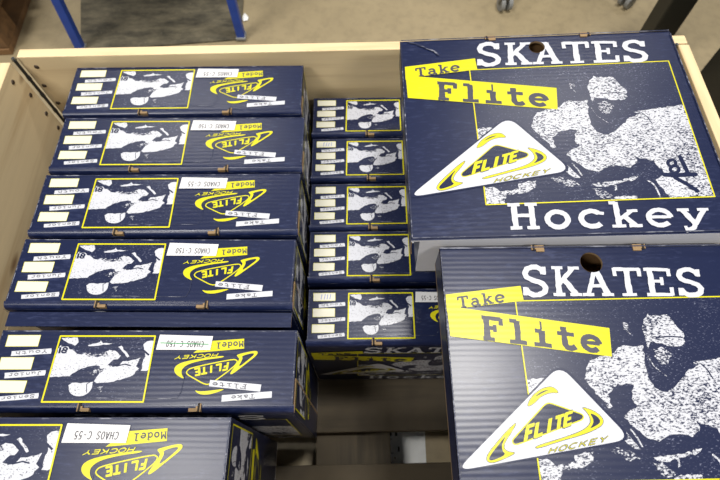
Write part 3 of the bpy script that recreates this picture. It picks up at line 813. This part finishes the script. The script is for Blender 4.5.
# cartons lying flat on the right
A_DIMS = (.4155, .350, .108)
carton('flat_far', A_DIMS, False, (.2785, .456, 1.195 - .5765 - .108), -.012,
       'navy skate carton lying flat by the far plank wall, white front side showing', 'cartons lying flat on the right',
       inset=.010, hole=(.5033, .0703, .0120), tilt=-.034)
carton('flat_near', NEAR_FLAT, False, (.2855, .1225, 1.195 - .595 - .0955), -.01,
       'navy skate carton lying flat nearest the viewer, large finger hole in its glossy printed lid', 'cartons lying flat on the right',
       inset=.013, hole=(.514, .075, .0138), warp=(.977, -.0046, .977, .0524))
# what carries them
GH = 'hidden cartons that carry the flat ones'
carton('junior_flat', (.326, .265, .086), False, (.262, .500, DECK_Z + .2665), 0.0, 'small navy skate carton lying under the far flat carton', GH)
for y in (.648, .545, .45, .355):
    carton('junior', JUNIOR, True, (.408, y, Z), 0.0, 'small navy skate carton on edge under the far flat carton by the right wall', GH)
for y in (.125, .005):
    carton('adult_narrow', (.394, .354, .110), True, (.3765, y, Z), 0.0, 'navy skate carton on edge under the near flat carton', GH)

# ------------------------------------------------------------------ pallet collars
def board(name, length, h, th, mat, parent, loc, rz=0.0, bev=.0015):
    m = MB(); m.box((-length / 2, -th / 2, 0), (length / 2, th / 2, h), mat)
    return link(name, bevelled(m.mesh(name), bev), parent, loc, (0, 0, rz))

XL, XR, YF, YN = -.62, .58, .7125, -.0675
BT = .020
H1 = .187
for i, (zb, lab) in enumerate(((DECK_Z + .0005, 'pine pallet collar standing on the pallet, under the upper one'),
                               (DECK_Z + .0005 + H1 + .0005, 'pale pine pallet collar around the cartons, topmost, with black hinge corners'))):
    c = empty('pallet_collar', ((XL + XR) / 2, (YF + YN) / 2, zb), 0, lab, 'crate', 'stacked pallet collars')
    cx, cy = (XL + XR) / 2, (YF + YN) / 2
    board('side_board', XR - XL + 2 * BT - .028, H1, BT, 'pine', c, (.013, YF + BT / 2 - cy, 0))
    board('side_board', XR - XL + 2 * BT - .014, H1, BT, 'pine', c, (0, YN - BT / 2 - cy, 0))
    board('side_board', YF - YN - .016, H1, BT, 'pine', c, (XL - BT / 2 - cx, -.004, 0), math.pi / 2)
    board('side_board', YF - YN - .006, H1, BT, 'pine', c, (XR + BT / 2 - cx, 0, 0), math.pi / 2)
    for sx, sy in ((-1, 1), (1, 1), (-1, -1), (1, -1)):
        px = (XL if sx < 0 else XR) - cx; py = (YF if sy > 0 else YN) - cy
        h = MB()
        h.tube((px - sx * .004, py - sy * .005, .012), (px - sx * .004, py - sy * .005, H1 - .002), .0030, 'dark_steel', 12)
        h.tube((px - sx * .004, py - sy * .005, H1 - .002), (px - sx * .004, py - sy * .005, H1 + .003), .0045, 'steel', 12, .0030)
        for z0 in (.05, .095, .14):
            h.tube((px - sx * .004, py - sy * .005, z0 - .004), (px - sx * .004, py - sy * .005, z0 + .004), .0038, 'dark_steel', 12)
        link('corner_hinge', h.mesh('corner_hinge'), c)
        for z0 in (.022, .066, .115, .163):
            dz = .004 if z0 > .1 else 0
            m = MB(); m.tube((0, 0, 0), (0, -sy * .0016, 0), .0046, 'nail', 10, .0036)
            link('nail_head', m.mesh('nail_head'), c, (px - sx * (.030 if z0 > .15 else .017), py - sy * .0, z0))
            m = MB(); m.tube((0, 0, 0), (-sx * .0016, 0, 0), .0046, 'nail', 10, .0036)
            link('nail_head', m.mesh('nail_head'), c, (px, py - sy * (.040 if z0 > .15 else .027), z0 + dz))

# ------------------------------------------------------------------ pallet
pal = empty('wooden_pallet', (-.02, .3325, 0), 0, 'worn wooden pallet under the cartons, its boards seen in the dark gap', 'pallet')
pw = 1.24
for y0, y1 in ((-.0875, .044), (.101, .246), (.290, .390), (.432, .575), (.612, .7325)):
    m = MB(); m.box((-pw / 2, -(y1 - y0) / 2, 0), (pw / 2, (y1 - y0) / 2, .022), 'pallet_wood')
    link('deck_board', bevelled(m.mesh('deck_board'), .002), pal, (0, (y0 + y1) / 2 - .3325, DECK_Z - .022))
for x in (-.55, -.0215, .55):
    m = MB(); m.box((-.41, -.0725, 0), (.41, .0725, .0215), 'pallet_wood')
    link('stringer_board', bevelled(m.mesh('stringer_board'), .002), pal, (x - (-.02), -.005, DECK_Z - .044), (0, 0, math.pi / 2))
    for y in (-.02, .3225, .665):
        m = MB(); m.box((-.07, -.05, 0), (.07, .05, .078), 'pallet_wood')
        link('block', bevelled(m.mesh('block'), .003), pal, (x + .02, y - .3325, .0225))
for y in (-.02, .3225, .665):
    m = MB(); m.box((-pw / 2, -.05, 0), (pw / 2, .05, .022), 'pallet_wood')
    link('bottom_board', bevelled(m.mesh('bottom_board'), .002), pal, (0, y - .3325, .0003))

# sheet of paper on the floor, seen through the gap between the deck boards
m = MB()
n = 6
for i in range(n):
    for j in range(n):
        f = lambda a, b: (-.05 + .10 * a / n, -.075 + .15 * b / n, .0012 + .0016 * math.sin(a * 1.3 + b) )
        m.face([f(i, j), f(i + 1, j), f(i + 1, j + 1), f(i, j + 1)], 'print_paper')
for x, y, w, h in ((-.022, .030, .018, .006), (-.030, .020, .006, .014), (-.016, .020, .005, .014), (-.04, .0, .01, .002), (-.01, -.012, .003, .010), (-.036, .012, .012, .0015), (-.04, -.016, .02, .0015)):
    m.face([(x, y, .0034), (x + w, y, .0034), (x + w, y + h, .0034), (x, y + h, .0034)], 'mark')
tag(link('paper_sheet', m.mesh('paper_sheet', weld=False), None, (.083, .085, .0003), (0, 0, -.03)),
    'white printed paper sheet on the floor, glimpsed between pallet boards', 'paper')

# ------------------------------------------------------------------ floor and what stands on it
m = MB(); m.box((-6, -4, -.05), (6, 7, 0), 'concrete')
tag(link('floor', m.mesh('floor')), 'bare beige concrete warehouse floor', kind='structure')

m = MB()
q = [(-.879, 1.275), (-.372, 1.315), (-.40, 2.15), (-1.075, 2.15)]
m.face([(x, y, .0055) for x, y in q], 'rubber_mat'); m.face([(x, y, 0) for x, y in q][::-1], 'rubber_mat')
for a in range(4):
    (x, y), (x2, y2) = q[a], q[(a + 1) % 4]
    m.face([(x, y, 0), (x2, y2, 0), (x2, y2, .0055), (x, y, .0055)], 'rubber_mat')
tag(link('floor_mat', m.mesh('floor_mat'), None, (0, 0, .0003)),
    'dark dusty mat on the floor between two blue steel legs', 'mat')

tb = empty('steel_table', (-.635, 1.60, 0), 0, 'blue square-tube steel table whose legs stand behind the crate', 'table')
for x, y in ((-.880, 1.285), (-.369, 1.322), (-.880, 1.90), (-.369, 1.92)):
    m = MB(); m.box((-.0125, -.0125, .003), (.0125, .0125, .80), 'blue_paint')
    lg = link('leg', bevelled(m.mesh('leg'), .002), tb, (x + .635, y - 1.60, .0065), (0, .12 if x < -.5 else 0, 0))
    m = MB(); m.box((-.016, -.016, 0), (.016, .016, .010), 'grey_plastic')
    link('foot_cap', bevelled(m.mesh('foot_cap'), .002), lg, (0, 0, 0))['label'] = 'grey plastic foot cap'
m = MB(); m.box((-.33, -.36, .8065), (.33, .36, .83), 'grey_plastic')
link('tabletop', bevelled(m.mesh('tabletop'), .004), tb)
m = MB()
m.box((-.14, -.3105, .76), (.2535, -.2855, .80), 'blue_paint'); m.box((-.14, .2875, .76), (.2535, .3125, .80), 'blue_paint')
link('rail', m.mesh('rail'), tb)

m = MB(); m.box((-6, 6.9, 0), (6, 7.0, 4.6), 'hall_wall')
tag(link('wall_back', m.mesh('wall_back')), 'pale far wall of the warehouse hall', kind='structure')

# crumpled scrap
m = MB()
rnd = random.Random(4)
ring = [(math.cos(a * .9) * .013 * rnd.uniform(.7, 1.2), math.sin(a * .9) * .018 * rnd.uniform(.7, 1.2), rnd.uniform(.001, .008)) for a in range(7)]
for i in range(7): m.face([(0, 0, .011), ring[i], ring[(i + 1) % 7]], 'print_paper')
tag(link('paper_scrap', m.mesh('paper_scrap'), None, (-.365, 1.415, .0)), 'small pale paper scrap on the floor beside a blue leg', 'paper')

# swivel chair: only its castors reach into the frame
ch = empty('swivel_chair', (.695, 1.715, 0), 0, 'swivel chair on castors, standing on the floor beyond the crate', 'chair')
R0 = .345
for k in range(5):
    a = math.radians(234.5 + 72 * k)
    x, y = R0 * math.cos(a), R0 * math.sin(a)
    m = MB()
    m.tube((.03 * math.cos(a), .03 * math.sin(a), .115), (x, y, .078), .020, 'black_plastic', 12, .013)
    link('base_arm', m.mesh('base_arm'), ch)
    cs = MB()
    for sx in (-1, 1):
        cs.tube((sx * .006, 0, .025), (sx * .019, 0, .025), .025, 'grey_plastic', 20)
    cs.tube((-.021, 0, .025), (.021, 0, .025), .007, 'steel', 12)
    cs.tube((0, .006, .040), (0, .012, .078), .009, 'steel', 12)
    cs.tube((-.022, .004, .044), (.022, .004, .044), .010, 'steel', 12)
    link('castor', cs.mesh('castor'), ch, (x, y, .0005), (0, 0, a + .8 * (k - 1)))['label'] = 'castor with steel fork and grey wheels'
m = MB(); m.tube((0, 0, .10), (0, 0, .40), .026, 'steel', 20); m.tube((0, 0, .09), (0, 0, .16), .04, 'black_plastic', 20)
link('column', m.mesh('column'), ch)
m = MB()
m.tube((0, 0, .40), (0, 0, .415), .20, 'black_plastic', 28, .225); m.tube((0, 0, .415), (0, 0, .455), .225, 'black_plastic', 28, .205)
link('seat', m.mesh('seat'), ch)

# black upright and cabinet at the right
pr = empty('black_upright', (.893, 1.20, 0), 0, 'black steel upright standing on the floor behind the far right crate corner', 'post')
m = MB(); m.box((-.036, -.03, .006), (.036, .03, 1.12), 'black_paint')
link('post', bevelled(m.mesh('post'), .004), pr)
m = MB(); m.box((-.075, -.06, 0), (.075, .06, .006), 'black_paint')
link('base_plate', bevelled(m.mesh('base_plate'), .0015), pr)
cb = empty('steel_cabinet', (1.237, .76, 0), 0, 'black steel cabinet beside the right wall of the crate', 'cabinet')
m = MB(); m.box((-.262, -.34, .02), (.262, .29, .62), 'black_paint')
link('cabinet_body', bevelled(m.mesh('cabinet_body'), .006), cb)
m = MB(); m.box((-.24, -.32, 0), (.24, .27, .02), 'black_plastic')
link('plinth', m.mesh('plinth'), cb)

# old pallet at the far left
op = empty('old_pallet', (-1.49, 1.66, 0), .03, 'dark brown wooden pallet lying on the floor at the far left', 'pallet')
for y in (-.33, -.17, 0, .17, .33):
    m = MB(); m.box((-.4, -.062, .1225), (.4, .062, .1445), 'old_wood')
    link('deck_board', bevelled(m.mesh('deck_board'), .002), op, (0, y, 0))
for x in (-.33, 0, .33):
    m = MB(); m.box((-.05, -.40, .1005), (.05, .40, .122), 'old_wood')
    link('stringer_board', bevelled(m.mesh('stringer_board'), .002), op, (x, 0, 0))
    for y in (-.345, 0, .345):
        m = MB(); m.box((-.05, -.05, .0225), (.05, .05, .100), 'old_wood')
        link('block', bevelled(m.mesh('block'), .003), op, (x, y, 0))
    m = MB(); m.box((-.05, -.40, .0005), (.05, .40, .022), 'old_wood')
    link('bottom_board', bevelled(m.mesh('bottom_board'), .002), op, (x, 0, 0))

# ------------------------------------------------------------------ light
w = bpy.data.worlds.new('hall'); scene.world = w; w.use_nodes = True
bg = w.node_tree.nodes['Background']
bg.inputs[0].default_value = (.93, .96, 1.0, 1); bg.inputs[1].default_value = WORLD

def ceiling_lamp(loc, sx, sy, power):
    d = bpy.data.lights.new('ceiling_lamp', 'AREA'); d.shape = 'RECTANGLE'
    d.size, d.size_y = sx, sy; d.energy = power; d.color = (1.0, .965, .90)
    o = bpy.data.objects.new('ceiling_lamp', d); COL.objects.link(o); o.location = loc
for (x, y, sx, sy, e) in LAMPS: ceiling_lamp((x, y, 4.2), sx, sy, e)

# ------------------------------------------------------------------ camera
cam = bpy.data.cameras.new('camera')
cam.sensor_width = 36; cam.lens = 25.5
cam.clip_start = .02; cam.clip_end = 60
cam.dof.use_dof = True; cam.dof.focus_distance = .70; cam.dof.aperture_fstop = 6.3
co = bpy.data.objects.new('camera', cam); COL.objects.link(co)
Mw = Matrix(((0.999776, -0.021149, 0.0), (-0.01899, -0.897692, 0.440214), (-0.00931, -0.440116, -0.897893)))
Rm = Matrix((Mw.col[0], -Mw.col[1], -Mw.col[2])).transposed()
co.matrix_world = Matrix.Translation((0, 0, 1.195)) @ Rm.to_4x4()
scene.camera = co

vs = scene.view_settings
vs.view_transform = 'Standard'; vs.look = 'None'; vs.gamma = 1.0; vs.use_curve_mapping = False
vs.exposure = EXPOSURE
